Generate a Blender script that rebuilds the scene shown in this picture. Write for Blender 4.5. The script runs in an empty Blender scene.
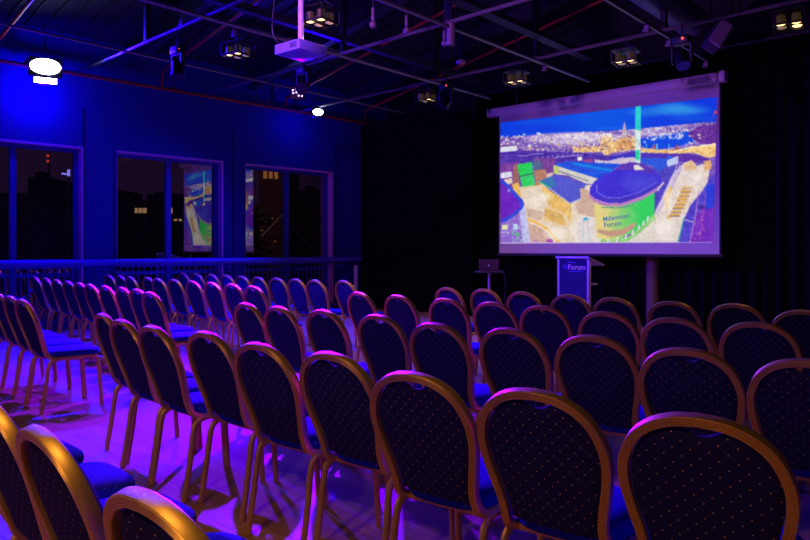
import bpy, bmesh, math, random
import numpy as np
from mathutils import Vector, Matrix
random.seed(7); np.random.seed(7)
sc = bpy.context.scene
COL = sc.collection

# ------------------------------------------------------------------ camera
FPX, HZ, TH, EYE = 710.0, 248.5, math.radians(44.3), 1.32
cd = bpy.data.cameras.new('camera'); cam = bpy.data.objects.new('camera', cd); COL.objects.link(cam)
cam.location = (0, 0, EYE); cam.rotation_euler = (math.pi/2, 0, TH)
cd.sensor_width = 36; cd.lens = FPX/810*36; cd.shift_y = -(270-HZ)/810; cd.clip_end = 400; cd.clip_start = .05
sc.camera = cam
vs = sc.view_settings
sc.display_settings.display_device = 'sRGB'
vs.view_transform = 'Standard'; vs.look = 'None'; vs.gamma = 1; vs.use_curve_mapping = False; vs.exposure = 0.0

FW = Vector((-math.sin(TH), math.cos(TH), 0)); RT = Vector((math.cos(TH), math.sin(TH), 0))
def ray(px, py): return FW + RT*((px-405)/FPX) + Vector((0, 0, 1))*((HZ-py)/FPX)
def at_h(px, py, z):                       # photo point -> place at height z
    r = ray(px, py); k = (z-EYE)/r.z; return Vector((0, 0, EYE)) + r*k
def at_y(px, py, Y): r = ray(px, py); return Vector((0, 0, EYE)) + r*(Y/r.y)
def at_x(px, py, X): r = ray(px, py); return Vector((0, 0, EYE)) + r*(X/r.x)
def at_pl(px, py, p0, n): r = ray(px, py); o = Vector((0, 0, EYE)); return o + r*((p0-o).dot(n)/r.dot(n))

# ------------------------------------------------------------------ materials
def srgb(r, g, b):
    f = lambda c: (c/255/12.92) if c/255 <= .04045 else ((c/255+.055)/1.055)**2.4
    return (f(r), f(g), f(b), 1)
def mat(name, col, rough=.6, metal=0.0, emis=None, estr=0, spec=None, noise=0, nscale=8, bump=0, bscale=60):
    m = bpy.data.materials.new(name); m.use_nodes = True
    nt = m.node_tree; b = nt.nodes['Principled BSDF']
    b.inputs['Base Color'].default_value = (*col[:3], 1)
    b.inputs['Roughness'].default_value = rough; b.inputs['Metallic'].default_value = metal
    if spec is not None: b.inputs['Specular IOR Level'].default_value = spec
    if emis: b.inputs['Emission Color'].default_value = (*emis[:3], 1); b.inputs['Emission Strength'].default_value = estr
    if noise or bump:
        tc = nt.nodes.new('ShaderNodeTexCoord')
    if noise:
        n = nt.nodes.new('ShaderNodeTexNoise'); n.inputs['Scale'].default_value = nscale; n.inputs['Detail'].default_value = 4
        nt.links.new(tc.outputs['Object'], n.inputs['Vector'])
        mx = nt.nodes.new('ShaderNodeMix'); mx.data_type = 'RGBA'
        mx.inputs['A'].default_value = (*[c*(1-noise) for c in col[:3]], 1); mx.inputs['B'].default_value = (*[min(1, c*(1+noise)) for c in col[:3]], 1)
        nt.links.new(n.outputs['Fac'], mx.inputs['Factor']); nt.links.new(mx.outputs['Result'], b.inputs['Base Color'])
    if bump:
        n2 = nt.nodes.new('ShaderNodeTexNoise'); n2.inputs['Scale'].default_value = bscale
        nt.links.new(tc.outputs['Object'], n2.inputs['Vector'])
        bp = nt.nodes.new('ShaderNodeBump'); bp.inputs['Strength'].default_value = bump; bp.inputs['Distance'].default_value = .01
        nt.links.new(n2.outputs['Fac'], bp.inputs['Height']); nt.links.new(bp.outputs['Normal'], b.inputs['Normal'])
    return m
def nd(nt, typ, **kw):
    n = nt.nodes.new(typ)
    for k, v in kw.items(): setattr(n, k, v)
    return n
def mth(nt, op, a, b=None):
    n = nt.nodes.new('ShaderNodeMath'); n.operation = op
    for i, v in enumerate((a, b)):
        if v is None: continue
        if isinstance(v, (int, float)): n.inputs[i].default_value = v
        else: nt.links.new(v, n.inputs[i])
    return n.outputs[0]
def fabric(name, ax, base, dot, line):
    """woven upholstery: diamond grid of small gold dots joined by faint threads"""
    m = bpy.data.materials.new(name); m.use_nodes = True; nt = m.node_tree; b = nt.nodes['Principled BSDF']
    tc = nd(nt, 'ShaderNodeTexCoord'); sp = nd(nt, 'ShaderNodeSeparateXYZ'); nt.links.new(tc.outputs['Object'], sp.inputs[0])
    x = sp.outputs[0]; y = sp.outputs[ax]
    S = .044
    if ax == 2: y = mth(nt, 'MULTIPLY', y, 1.075)
    u = mth(nt, 'DIVIDE', mth(nt, 'ADD', x, y), S); v = mth(nt, 'DIVIDE', mth(nt, 'SUBTRACT', x, y), S)
    fu = mth(nt, 'ABSOLUTE', mth(nt, 'SUBTRACT', mth(nt, 'FRACT', u), .5)); fv = mth(nt, 'ABSOLUTE', mth(nt, 'SUBTRACT', mth(nt, 'FRACT', v), .5))
    d = mth(nt, 'SQRT', mth(nt, 'ADD', mth(nt, 'MULTIPLY', fu, fu), mth(nt, 'MULTIPLY', fv, fv)))
    isdot = mth(nt, 'LESS_THAN', d, .056)
    isl = mth(nt, 'LESS_THAN', mth(nt, 'MINIMUM', fu, fv), .02)
    m1 = nd(nt, 'ShaderNodeMix', data_type='RGBA'); m1.inputs['A'].default_value = (*base, 1); m1.inputs['B'].default_value = (*line, 1); nt.links.new(isl, m1.inputs['Factor'])
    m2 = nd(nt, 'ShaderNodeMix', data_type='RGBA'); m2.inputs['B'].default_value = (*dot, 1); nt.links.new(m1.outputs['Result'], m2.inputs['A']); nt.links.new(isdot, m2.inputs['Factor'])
    nt.links.new(m2.outputs['Result'], b.inputs['Base Color']); b.inputs['Roughness'].default_value = .85; b.inputs['Specular IOR Level'].default_value = .15
    return m
M = {}
M['gold'] = mat('gold_anodised_tube', (.86, .56, .21), .46, .85)
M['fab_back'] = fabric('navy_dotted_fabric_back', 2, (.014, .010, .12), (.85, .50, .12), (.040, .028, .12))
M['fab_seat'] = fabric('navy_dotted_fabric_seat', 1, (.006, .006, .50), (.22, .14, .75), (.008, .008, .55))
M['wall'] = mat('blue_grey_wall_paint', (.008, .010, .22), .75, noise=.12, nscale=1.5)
M['jamb'] = mat('pale_window_reveal', (.80, .28, .50), .6)
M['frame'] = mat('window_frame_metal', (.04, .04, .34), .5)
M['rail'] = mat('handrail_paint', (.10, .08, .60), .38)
M['black'] = mat('black_metal', (.006, .006, .008), .5)
M['fitting'] = mat('dull_ceiling_fitting', (.22, .15, .18), .55)
M['lensdark'] = mat('dark_lens', (.01, .01, .012), .35)
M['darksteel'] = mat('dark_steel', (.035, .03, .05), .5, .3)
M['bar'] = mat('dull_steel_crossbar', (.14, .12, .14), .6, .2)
M['steel'] = mat('galvanised_steel_tube', (.26, .25, .25), .5, .7, noise=.3, nscale=30)
M['red'] = mat('red_sprinkler_pipe', (.42, .03, .018), .5)
M['roof'] = mat('dark_roof_deck', (.014, .013, .030), .8, noise=.2, nscale=3)
M['rafter'] = mat('rafter_paint', (.022, .02, .045), .6)
M['duct'] = mat('galvanised_duct', (.12, .10, .22), .45, .3)
M['curtain'] = mat('black_stage_curtain', (.010, .008, .016), .95, spec=.05)
M['white'] = mat('white_plastic', (.75, .72, .78), .4)
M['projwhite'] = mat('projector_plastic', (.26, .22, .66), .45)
M['whitescr'] = mat('matt_white_screen_cloth', (.62, .60, .62), .9)
M['casing'] = mat('white_screen_casing', (.72, .62, .74), .45)
M['column'] = mat('pale_column_paint', (.15, .09, .085), .6)
M['brass'] = mat('warm_lamp_can', (.10, .075, .03), .5, .4, emis=(1, .62, .15), estr=.022)
M['bulb'] = mat('tungsten_lamp_glow', (1, .8, .4), .5, emis=(1, .66, .22), estr=3.0)
M['bulbdim'] = mat('tungsten_lamp_glow_dim', (1, .8, .4), .5, emis=(1, .72, .28), estr=.16)
M['flood'] = mat('blue_white_flood_glow', (1, 1, 1), .5, emis=(.75, .80, 1), estr=22)
M['ledred'] = mat('red_indicator', (1, .1, .1), .5, emis=(1, .08, .03), estr=1.5)
M['ledviolet'] = mat('violet_led', (1, 1, 1), .5, emis=(.75, .5, 1), estr=2.2)
M['lensblue'] = mat('blue_lens', (.01, .01, .15), .3, emis=(.04, .03, 1), estr=.06)
M['lecblue'] = mat('blue_lectern_panel', (.012, .012, .12), .45)
M['lecedge'] = mat('silver_lectern_edge', (.55, .42, .72), .35, .3)
M['print'] = mat('white_print', (.85, .70, .85), .6)
M['printb'] = mat('blue_print', (.15, .15, .9), .6)
M['laptop'] = mat('grey_laptop_lid', (.09, .05, .07), .45, .4)
M['dark'] = mat('matt_black', (.01, .01, .014), .7)
M['brick'] = mat('night_brick', (.16, .07, .05), .9, noise=.4, nscale=2)
M['slate'] = mat('night_building', (.05, .045, .07), .9, noise=.3, nscale=1)
M['pale'] = mat('pale_outdoor_timber', (.50, .42, .36), .8)
M['glowrefl'] = mat('blue_white_reflected_glow', (1, 1, 1), .5, emis=(.25, .25, 1), estr=2.5)  # glow imitating a room light mirrored in the window
M['winlit'] = mat('lit_window_yellow', (1, .7, .3), .5, emis=(1, .62, .22), estr=.75)
M['winlit2'] = mat('lit_window_orange', (1, .5, .2), .5, emis=(1, .42, .07), estr=.55)
M['speak'] = mat('grey_grille', (.55, .36, .60), .6, bump=.4, bscale=200)

# wood floor: planks
def floor_mat():
    m = bpy.data.materials.new('wood_plank_floor'); m.use_nodes = True; nt = m.node_tree; b = nt.nodes['Principled BSDF']
    tc = nd(nt, 'ShaderNodeTexCoord')
    mp = nd(nt, 'ShaderNodeMapping'); nt.links.new(tc.outputs['Object'], mp.inputs[0])
    br = nd(nt, 'ShaderNodeTexBrick'); nt.links.new(mp.outputs[0], br.inputs['Vector'])
    br.inputs['Color1'].default_value = (.52, .27, .20, 1); br.inputs['Color2'].default_value = (.42, .21, .15, 1); br.inputs['Mortar'].default_value = (.16, .10, .06, 1)
    br.inputs['Scale'].default_value = 1; br.inputs['Mortar Size'].default_value = .0025; br.inputs['Brick Width'].default_value = 1.3; br.inputs['Row Height'].default_value = .13; br.offset = .37
    n = nd(nt, 'ShaderNodeTexNoise'); mp2 = nd(nt, 'ShaderNodeMapping'); mp2.inputs['Scale'].default_value = (2, 26, 1)
    nt.links.new(tc.outputs['Object'], mp2.inputs[0]); nt.links.new(mp2.outputs[0], n.inputs['Vector']); n.inputs['Scale'].default_value = 2.5; n.inputs['Detail'].default_value = 5
    mx = nd(nt, 'ShaderNodeMix', data_type='RGBA', blend_type='MULTIPLY'); mx.inputs['Factor'].default_value = .6
    rp = nd(nt, 'ShaderNodeValToRGB'); rp.color_ramp.elements[0].color = (.45, .45, .45, 1); rp.color_ramp.elements[0].position = .3; rp.color_ramp.elements[1].color = (1, 1, 1, 1); rp.color_ramp.elements[1].position = .65
    nt.links.new(n.outputs['Fac'], rp.inputs[0]); nt.links.new(br.outputs['Color'], mx.inputs['A']); nt.links.new(rp.outputs[0], mx.inputs['B'])
    nt.links.new(mx.outputs['Result'], b.inputs['Base Color']); b.inputs['Roughness'].default_value = .5
    return m
M['floor'] = floor_mat()
def glass_mat():
    m = bpy.data.materials.new('window_glass'); m.use_nodes = True; nt = m.node_tree
    for n in list(nt.nodes): nt.nodes.remove(n)
    o = nd(nt, 'ShaderNodeOutputMaterial'); t = nd(nt, 'ShaderNodeBsdfTransparent'); t.inputs[0].default_value = (.62, .60, .66, 1)
    g = nd(nt, 'ShaderNodeBsdfGlossy'); g.inputs['Roughness'].default_value = .0; g.inputs[0].default_value = (1, 1, 1, 1)
    f = nd(nt, 'ShaderNodeFresnel'); f.inputs[0].default_value = 1.5
    k = mth(nt, 'MINIMUM', mth(nt, 'MULTIPLY', f.outputs[0], 4.4), 1.0)
    mx = nd(nt, 'ShaderNodeMixShader'); nt.links.new(k, mx.inputs[0]); nt.links.new(t.outputs[0], mx.inputs[1]); nt.links.new(g.outputs[0], mx.inputs[2])
    nt.links.new(mx.outputs[0], o.inputs[0]); return m
M['glass'] = glass_mat()

# ------------------------------------------------------------------ mesh helpers
class MB:
    def __init__(s): s.bm = bmesh.new()
    def box(s, lo, hi, mtx=None, bev=0):
        r = bmesh.ops.create_cube(s.bm, size=1)
        c = [(a+b)/2 for a, b in zip(lo, hi)]; d = [abs(b-a) for a, b in zip(lo, hi)]
        T = Matrix.Translation(c) @ Matrix.Diagonal((*d, 1))
        if mtx: T = mtx @ T
        bmesh.ops.transform(s.bm, matrix=T, verts=r['verts'])
        if bev:
            es = list({e for v in r['verts'] for e in v.link_edges})
            bmesh.ops.bevel(s.bm, geom=es, offset=bev, segments=2, affect='EDGES', profile=.5)
        return s
    def cyl(s, a, b, r, r2=None, n=12, caps=True):
        a = Vector(a); b = Vector(b); d = b-a
        q = d.to_track_quat('Z', 'Y').to_matrix().to_4x4()
        bmesh.ops.create_cone(s.bm, cap_ends=caps, segments=n, radius1=r, radius2=r if r2 is None else r2, depth=d.length, matrix=Matrix.Translation((a+b)/2) @ q)
        return s
    def sph(s, c, r, sc=(1, 1, 1), n=12):
        bmesh.ops.create_uvsphere(s.bm, u_segments=n, v_segments=max(6, n*2//3), radius=r, matrix=Matrix.Translation(c) @ Matrix.Diagonal((*sc, 1))); return s
    def bar(s, a, b, w, h, up=(0, 0, 1)):          # rectangular bar between two points
        a = Vector(a); b = Vector(b); d = (b-a); L = d.length; d.normalize()
        side = d.cross(Vector(up)).normalized(); u = side.cross(d)
        R = Matrix((d, side, u)).transposed().to_4x4()
        return s.box((-L/2, -w/2, -h/2), (L/2, w/2, h/2), Matrix.Translation((a+b)/2) @ R)
    def tube(s, pts, r, n=8):                       # round tube along a polyline
        pts = [Vector(p) for p in pts]
        for i in range(len(pts)-1):
            s.cyl(pts[i], pts[i+1], r, n=n)
            if i: s.sph(pts[i], r, n=n)
        return s
    def sweep(s, path, normals, prof, close=True):
        rings = []
        P = [Vector(p) for p in path]
        for i, p in enumerate(P):
            t = (P[min(i+1, len(P)-1)]-P[max(i-1, 0)]).normalized()
            n = Vector(normals[i]); n = (n-t*n.dot(t)).normalized(); b = n.cross(t)
            rings.append([s.bm.verts.new(p+b*u+n*v) for u, v in prof])
        for r0, r1 in zip(rings, rings[1:]):
            for k in range(len(prof)):
                k2 = (k+1) % len(prof); s.bm.faces.new((r0[k], r0[k2], r1[k2], r1[k]))
        s.bm.faces.new(list(reversed(rings[0]))); s.bm.faces.new(rings[-1])
        return s
    def done(s, name, m, parent=None, smooth=False, loc=None, rot=None):
        bmesh.ops.recalc_face_normals(s.bm, faces=s.bm.faces)
        me = bpy.data.meshes.new(name); s.bm.to_mesh(me); s.bm.free()
        me.materials.append(m)
        if smooth:
            for p in me.polygons: p.use_smooth = True
            try: me.set_sharp_from_angle(angle=math.radians(40))
            except Exception: pass
        o = bpy.data.objects.new(name, me); COL.objects.link(o)
        if parent: o.parent = parent
        if loc: o.location = loc
        if rot: o.rotation_euler = rot
        return o
def tag(o, label, cat, group=None, kind=None):
    if label: o['label'] = label
    if cat: o['category'] = cat
    if group: o['group'] = group
    if kind: o['kind'] = kind
    return o
def thing(name, label, cat, loc=(0, 0, 0), rz=0, group=None):
    o = bpy.data.objects.new(name, None); COL.objects.link(o); o.location = loc; o.rotation_euler = (0, 0, rz); o.empty_display_size = .1
    return tag(o, label, cat, group)
def struct(o, label=None):
    o['kind'] = 'structure'
    if label: o['label'] = label
    return o
def dup(root, loc, rz, label, group=None):
    r = root.copy(); COL.objects.link(r); r.location = loc; r.rotation_euler = (0, 0, rz); r['label'] = label
    if group: r['group'] = group
    for ch in list(root.children):
        c = ch.copy(); COL.objects.link(c); c.parent = r
        for g in list(ch.children):
            d = g.copy(); COL.objects.link(d); d.parent = c
    return r
def cat_rom(P, per=6):
    P = [Vector(p) for p in P]; out = []
    Q = [P[0]*2-P[1]] + P + [P[-1]*2-P[-2]]
    for i in range(1, len(Q)-2):
        for k in range(per):
            t = k/per; a, b, c, d = Q[i-1], Q[i], Q[i+1], Q[i+2]
            out.append(.5*((2*b)+(c-a)*t+(2*a-5*b+4*c-d)*t*t+(3*b-a-3*c+d)*t**3))
    out.append(P[-1]); return out

# ------------------------------------------------------------------ room shell
XW = -11.95; XG = -12.12; YB = 11.7; YR = -4.2; XR = 4.3
ROOF0, SL = 4.75, .18
WIN = [(2.66, 4.63), (5.22, 7.24), (7.76, 9.95)]; WTOP = 2.96; WBOT = .12
def roofz(x): return ROOF0 + SL*(x+12)
struct(MB().box((XW-.35, YR-.2, -.12), (XR, YB+.2, 0)).done('floor', M['floor']))
w = MB()
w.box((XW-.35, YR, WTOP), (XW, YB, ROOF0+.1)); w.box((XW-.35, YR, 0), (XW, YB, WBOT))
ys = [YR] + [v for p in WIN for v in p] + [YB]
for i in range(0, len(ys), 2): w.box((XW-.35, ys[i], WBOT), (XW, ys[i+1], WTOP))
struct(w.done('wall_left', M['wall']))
struct(MB().box((XW-.35, YB, 0), (XR+.2, YB+.2, roofz(XR)+.2)).done('wall_back', M['dark']))
struct(MB().box((XR, YR, 0), (XR+.2, YB, roofz(XR)+.2)).done('wall_right', M['dark']))
struct(MB().box((XW-.35, YR-.2, 0), (XR+.2, YR, roofz(XR)+.2)).done('wall_rear', M['dark']))
c = MB(); n = Vector((-SL, 0, 1)).normalized()
c.bar((XW-.6, (YR+YB)/2, roofz(XW-.6)+.1), (XR+.4, (YR+YB)/2, roofz(XR+.4)+.1), YB-YR+.6, .12)
for k in range(60):                                       # deck ribs
    y = YR+.15+k*.27
    c.bar((XW, y, roofz(XW)+.03), (XR, y, roofz(XR)+.03), .06, .04)
struct(c.done('ceiling', M['roof']))
# thin upright joints and header panels on the wall
for i, px in enumerate((83.5, 233.5, 335.5)):
    y = at_x(px, 200, XW).y
    struct(MB().box((XW, y-.012, .0), (XW+.012, y+.012, 3.62)).done('trim_%d' % (i+1), M['dark']))
struct(MB().box((XW, YR+.01, 0), (XW+.018, YB-.01, .10)).done('baseboard_left', M['frame']))
for i, (a, b) in enumerate(WIN):
    root = thing('window_%d' % (i+1), None, None, (XG, (a+b)/2, WBOT)); struct(root)
    hw = (b-a)/2; H = WTOP-WBOT
    f = MB(); t = .06
    f.box((-.04, -hw, 0), (.05, -hw+t, H)); f.box((-.04, hw-t, 0), (.05, hw, H)); f.box((-.04, -hw+t, H-t), (.05, hw-t, H)); f.box((-.04, -hw+t, 0), (.05, hw-t, t))
    f.box((-.04, -.045, t), (.05, .045, H-t)); 
    f.box((-.03, -hw+t, .74), (.04, -.05, .80)); f.box((-.03, .05, .74), (.04, hw-t, .80))
    f.done('window_frame', M['frame'], root)
    for s in (-1, 1):
        MB().box((-.004, min(s*.05, s*(hw-t)), t), (.004, max(s*.05, s*(hw-t)), H-t)).done('pane', M['glass'], root)
    l = MB(); l.box((.055, hw-.006, 0), (.19, hw, H)); l.box((.055, -hw, H-.006), (.19, hw-.006, H)); l.box((.055, -hw, 0), (.19, -hw+.006, H-.006))
    l.box((.17, hw-.008, 0), (.186, hw+.03, H+.03)); l.box((.17, -hw, H), (.186, hw-.008, H+.03))
    l.done('window_lining', M['jamb'], root)
    # guard rail of upright bars across the opening
    g = thing('window_guard', ['upright bar guard rail across the leftmost window, under the handrail', 'upright bar guard rail across the middle window, under the handrail',
              'upright bar guard rail across the window nearest the stage curtain'][i], 'guard rail', (XW+.05, (a+b)/2, 0), 0, 'window guard rails')
    MB().box((-.015, -hw+.02, 1.00), (.015, hw-.02, 1.04)).done('top_rail', M['frame'], g)
    MB().box((-.015, -hw+.02, .14), (.015, hw-.02, .17)).done('bottom_rail', M['frame'], g)
    nb = int((2*hw-.1)/.105)
    for k in range(nb+1):
        y = -hw+.05+k*(2*hw-.1)/nb
        MB().cyl((0, y, .0), (0, y, 1.0), .011, n=6).done('bar', M['frame'], g)
# handrail
hr = thing('handrail', 'long blue-lit handrail running along the window wall', 'handrail', (XW+.22, 0, 0))
MB().box((-.055, .6, 1.035), (.055, 10.62, 1.14), bev=.03).done('rail', M['rail'], hr, True)
for px in (-60, 101, 232, 338):
    y = at_x(px, 268, XW+.1).y
    b = MB(); b.box((-.02, y-.02, .95), (.02, y+.02, 1.04)); b.box((-.22, y-.03, .93), (.02, y+.03, .96)); b.box((-.218, y-.05, .86), (-.20, y+.05, 1.0)); b.done('bracket', M['frame'], hr)
p = at_y(356, 285, 10.45)
tag(MB().box((p.x-.045, 10.42, 0), (p.x+.04, 10.47, .95), bev=.006).done('upright_panel', M['casing']), 'narrow pale upright panel standing at the end of the handrail', 'panel')

# ------------------------------------------------------------------ stage curtains
def curtain(name, x0, x1, y0, y1, zt, pitch, amp, seed):
    rnd = random.Random(seed); bm = bmesh.new(); L = abs(x1-x0); N = int(L/pitch*8); top = []; bot = []; ph = 0; wav = []
    for i in range(N+1):
        ph += (2*math.pi/8)*rnd.uniform(.7, 1.35); wav.append(amp*math.sin(ph)*rnd.uniform(.7, 1.1))
    cols = []
    for i in range(N+1):
        t = i/N; x = x0+(x1-x0)*t; y = y0+(y1-y0)*t+wav[i]
        cols.append([bm.verts.new((x, y0+(y1-y0)*t+wav[i]*(.6+.5*(1-k/6)), zt*k/6+.01)) for k in range(7)])
    for a, b in zip(cols, cols[1:]):
        for k in range(6): bm.faces.new((a[k], b[k], b[k+1], a[k+1]))
    bmesh.ops.solidify(bm, geom=bm.faces[:], thickness=.012)
    m = MB(); m.bm.free(); m.bm = bm
    return m.done(name, M['curtain'], None, True)
tag(curtain('stage_curtain', XW+.08, -8.75, 10.72, 10.86, 4.05, .16, .04, 1), 'black pleated curtain hanging from the window corner to the laptop stand', 'curtain')
tag(curtain('stage_curtain', -9.1, XR-.1, 11.42, 11.42, 4.4, .2, .045, 2), 'wide black pleated curtain hanging behind the projection screen and lectern', 'curtain')
tr = MB(); tr.cyl((-9.1, 11.42, 4.46), (XR-.05, 11.42, 4.46), .03); tag(tr.done('curtain_track', M['darksteel'], None, True), 'dark straight track above the wide black curtain behind the screen', 'curtain track')

# ------------------------------------------------------------------ chair
def make_chair():
    t = thing('banquet_chair', '', 'chair')
    LX = [(-.176, .10, .425), (-.175, -.06, .425), (-.172, -.135, .428), (-.166, -.180, .450), (-.162, -.203, .50), (-0.171, -0.2222, 0.560), (-0.190, -0.2478, 0.640), (-0.200, -0.2686, 0.705), (-0.195, -0.2878, 0.765), (-0.167, -0.3080, 0.828), (-0.122, -0.3211, 0.869), (-0.064, -0.3284, 0.892), (0.000, -0.3307, 0.899)]
    half = cat_rom(LX, 5)
    N0 = Vector((0, -0.9524, -0.3048)); nor = []
    for i, q in enumerate(half):
        a = half[min(i+1, len(half)-1)]-half[max(i-1, 0)]
        if q.z < .53:
            v = Vector((0, -a.z, a.y)).normalized(); k = max(0, min(1, (q.z-.48)/.05)); nor.append((v*(1-k)+N0*k).normalized())
        else: nor.append(N0)
    path = half + [Vector((-q.x, q.y, q.z)) for q in reversed(half[:-1])]; nors = nor + list(reversed(nor[:-1]))
    hw, hd = .0138, .0165; prof = []
    def side(sgn):
        out = []; G = 5
        for k in range(G):                            # raised ribs along the face
            u0 = -hw*.86+2*hw*.86*k/G; u1 = -hw*.86+2*hw*.86*(k+1)/G; du = (u1-u0)*.22
            out += [(u0+du*.3, hd-.0026), (u0+du*1.3, hd), (u1-du*1.3, hd), (u1-du*.3, hd-.0026)]
        return out
    top = [(-hw, hd*.55), (-hw*.95, hd*.85)] + side(1) + [(hw*.95, hd*.85), (hw, hd*.55)]
    prof = top + [(hw, -hd*.7), (hw*.75, -hd), (-hw*.75, -hd), (-hw, -hd*.7)]
    MB().sweep(path, nors, prof).done('back_frame', M['gold'], t, True)
    # upholstered back pad
    out = []
    inner = [q for q in half if q.z > .495 and q.y < -.19]
    O = Vector((0, -0.2606, .68)); S = Vector((0, -0.3048, 0.9524)); 
    def to2(q): d = q-O; return (d.x, d.dot(S))
    ring = [to2(q) for q in inner]
    def inset(p, k=.0175):
        x, s = p; # shrink towards centre of arch
        cx, cs = 0, (.02 if s > .02 else s); v = Vector((x-cx, s-cs)); L = v.length; v = v*((L-k)/L); return (cx+v.x, cs+v.y)
    ring = [inset(p) for p in ring]
    rr = []
    for x, s in ring:
        if abs(x) < .066: s -= .032*math.cos(abs(x)/.066*math.pi/2)**1.3       # hand-hold notch at the top
        rr.append((x, s))
    sb = rr[0][1]-.035
    left = [(-.05, sb-.008), (-.115, sb-.004), (-.143, sb+.006)] + rr
    full = left + [(-x, s) for x, s in reversed(left[:-1])]
    bm = bmesh.new(); cen = Vector((0, -.01)); N0n = N0
    def ringv(k, off): return [bm.verts.new(O+Vector((cen.x+(x-cen.x)*k, 0, 0))+S*(cen.y+(s-cen.y)*k)+N0n*off) for x, s in full]
    rear = [(.0, .012), (.5, .0115), (.8, .009), (.94, .005), (1, -.004)]; front = [(1, -.014), (.93, -.030), (.75, -.042), (.4, -.050), (0, -.052)]
    seqs = []
    for k, off in rear+front:
        if k == 0: seqs.append([bm.verts.new(O+S*cen.y+N0n*off)])
        else: seqs.append(ringv(k, off))
    for a, b in zip(seqs, seqs[1:]):
        m_ = max(len(a), len(b))
        for i in range(m_):
            j = (i+1) % m_
            if len(a) == 1: bm.faces.new((a[0], b[i], b[j]))
            elif len(b) == 1: bm.faces.new((a[i], b[0], a[j]))
            else: bm.faces.new((a[i], b[i], b[j], a[j]))
    mm = MB(); mm.bm.free(); mm.bm = bm; mm.done('backrest', M['fab_back'], t, True)
    # seat cushion
    bm = bmesh.new(); rings = []; nseg = 40
    def outline(k, z, dz=0):
        r = []
        for i in range(nseg):
            a = 2*math.pi*i/nseg; cx = math.copysign(abs(math.cos(a))**.55, math.cos(a)); sy = math.copysign(abs(math.sin(a))**.6, math.sin(a))
            wx = .188+.012*sy
            r.append(bm.verts.new((cx*wx*k, .035+sy*.225*k, z)))
        return r
    L = [(.93, .432), (.985, .440), (1, .455), (.985, .472), (.9, .487), (.6, .497), (.25, .501)]
    rings = [outline(k, z) for k, z in L]
    bm.faces.new(rings[0])
    for a, b in zip(rings, rings[1:]):
        for i in range(nseg): j = (i+1) % nseg; bm.faces.new((a[i], a[j], b[j], b[i]))
    bm.faces.new(rings[-1])
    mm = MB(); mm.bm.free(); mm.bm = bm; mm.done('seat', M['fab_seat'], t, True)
    # seat frame
    f = MB()
    f.bar((-.176, -.125, .418), (.176, -.125, .418), .02, .02); f.bar((-.176, .19, .418), (.176, .19, .418), .02, .02)
    for s in (-1, 1): f.bar((s*.15, -.12, .418), (s*.15, .19, .418), .02, .022)
    f.done('seat_frame', M['gold'], t)
    pr = [(.0125*math.cos(a), .0165*math.sin(a)) for a in [2*math.pi*i/10 for i in range(10)]]
    for s in (-1, 1):
        P = cat_rom([(s*.180, .02, .425), (s*.180, .15, .426), (s*.181, .195, .41), (s*.182, .213, .37), (s*.186, .225, .2), (s*.187, .238, .004)], 5)
        MB().sweep(P, [Vector((1, 0, 0))]*len(P), [(v, u) for u, v in pr]).done('leg', M['gold'], t, True)
        P = cat_rom([(s*.180, .02, .425), (s*.180, -.10, .424), (s*.181, -.155, .408), (s*.182, -.183, .365), (s*.186, -.207, .2), (s*.187, -.240, .004)], 5)
        MB().sweep(P, [Vector((1, 0, 0))]*len(P), [(v, u) for u, v in pr]).done('leg', M['gold'], t, True)
    return t
BACK = -0.3307   # apex of the backrest behind the chair's origin
rows = {
 'back row of the far block by the windows': (2.0, [-36, -20, -8, 8, 20.5], 'block'),
}
def az(px): return -TH + math.atan((px-405)/FPX)
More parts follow.
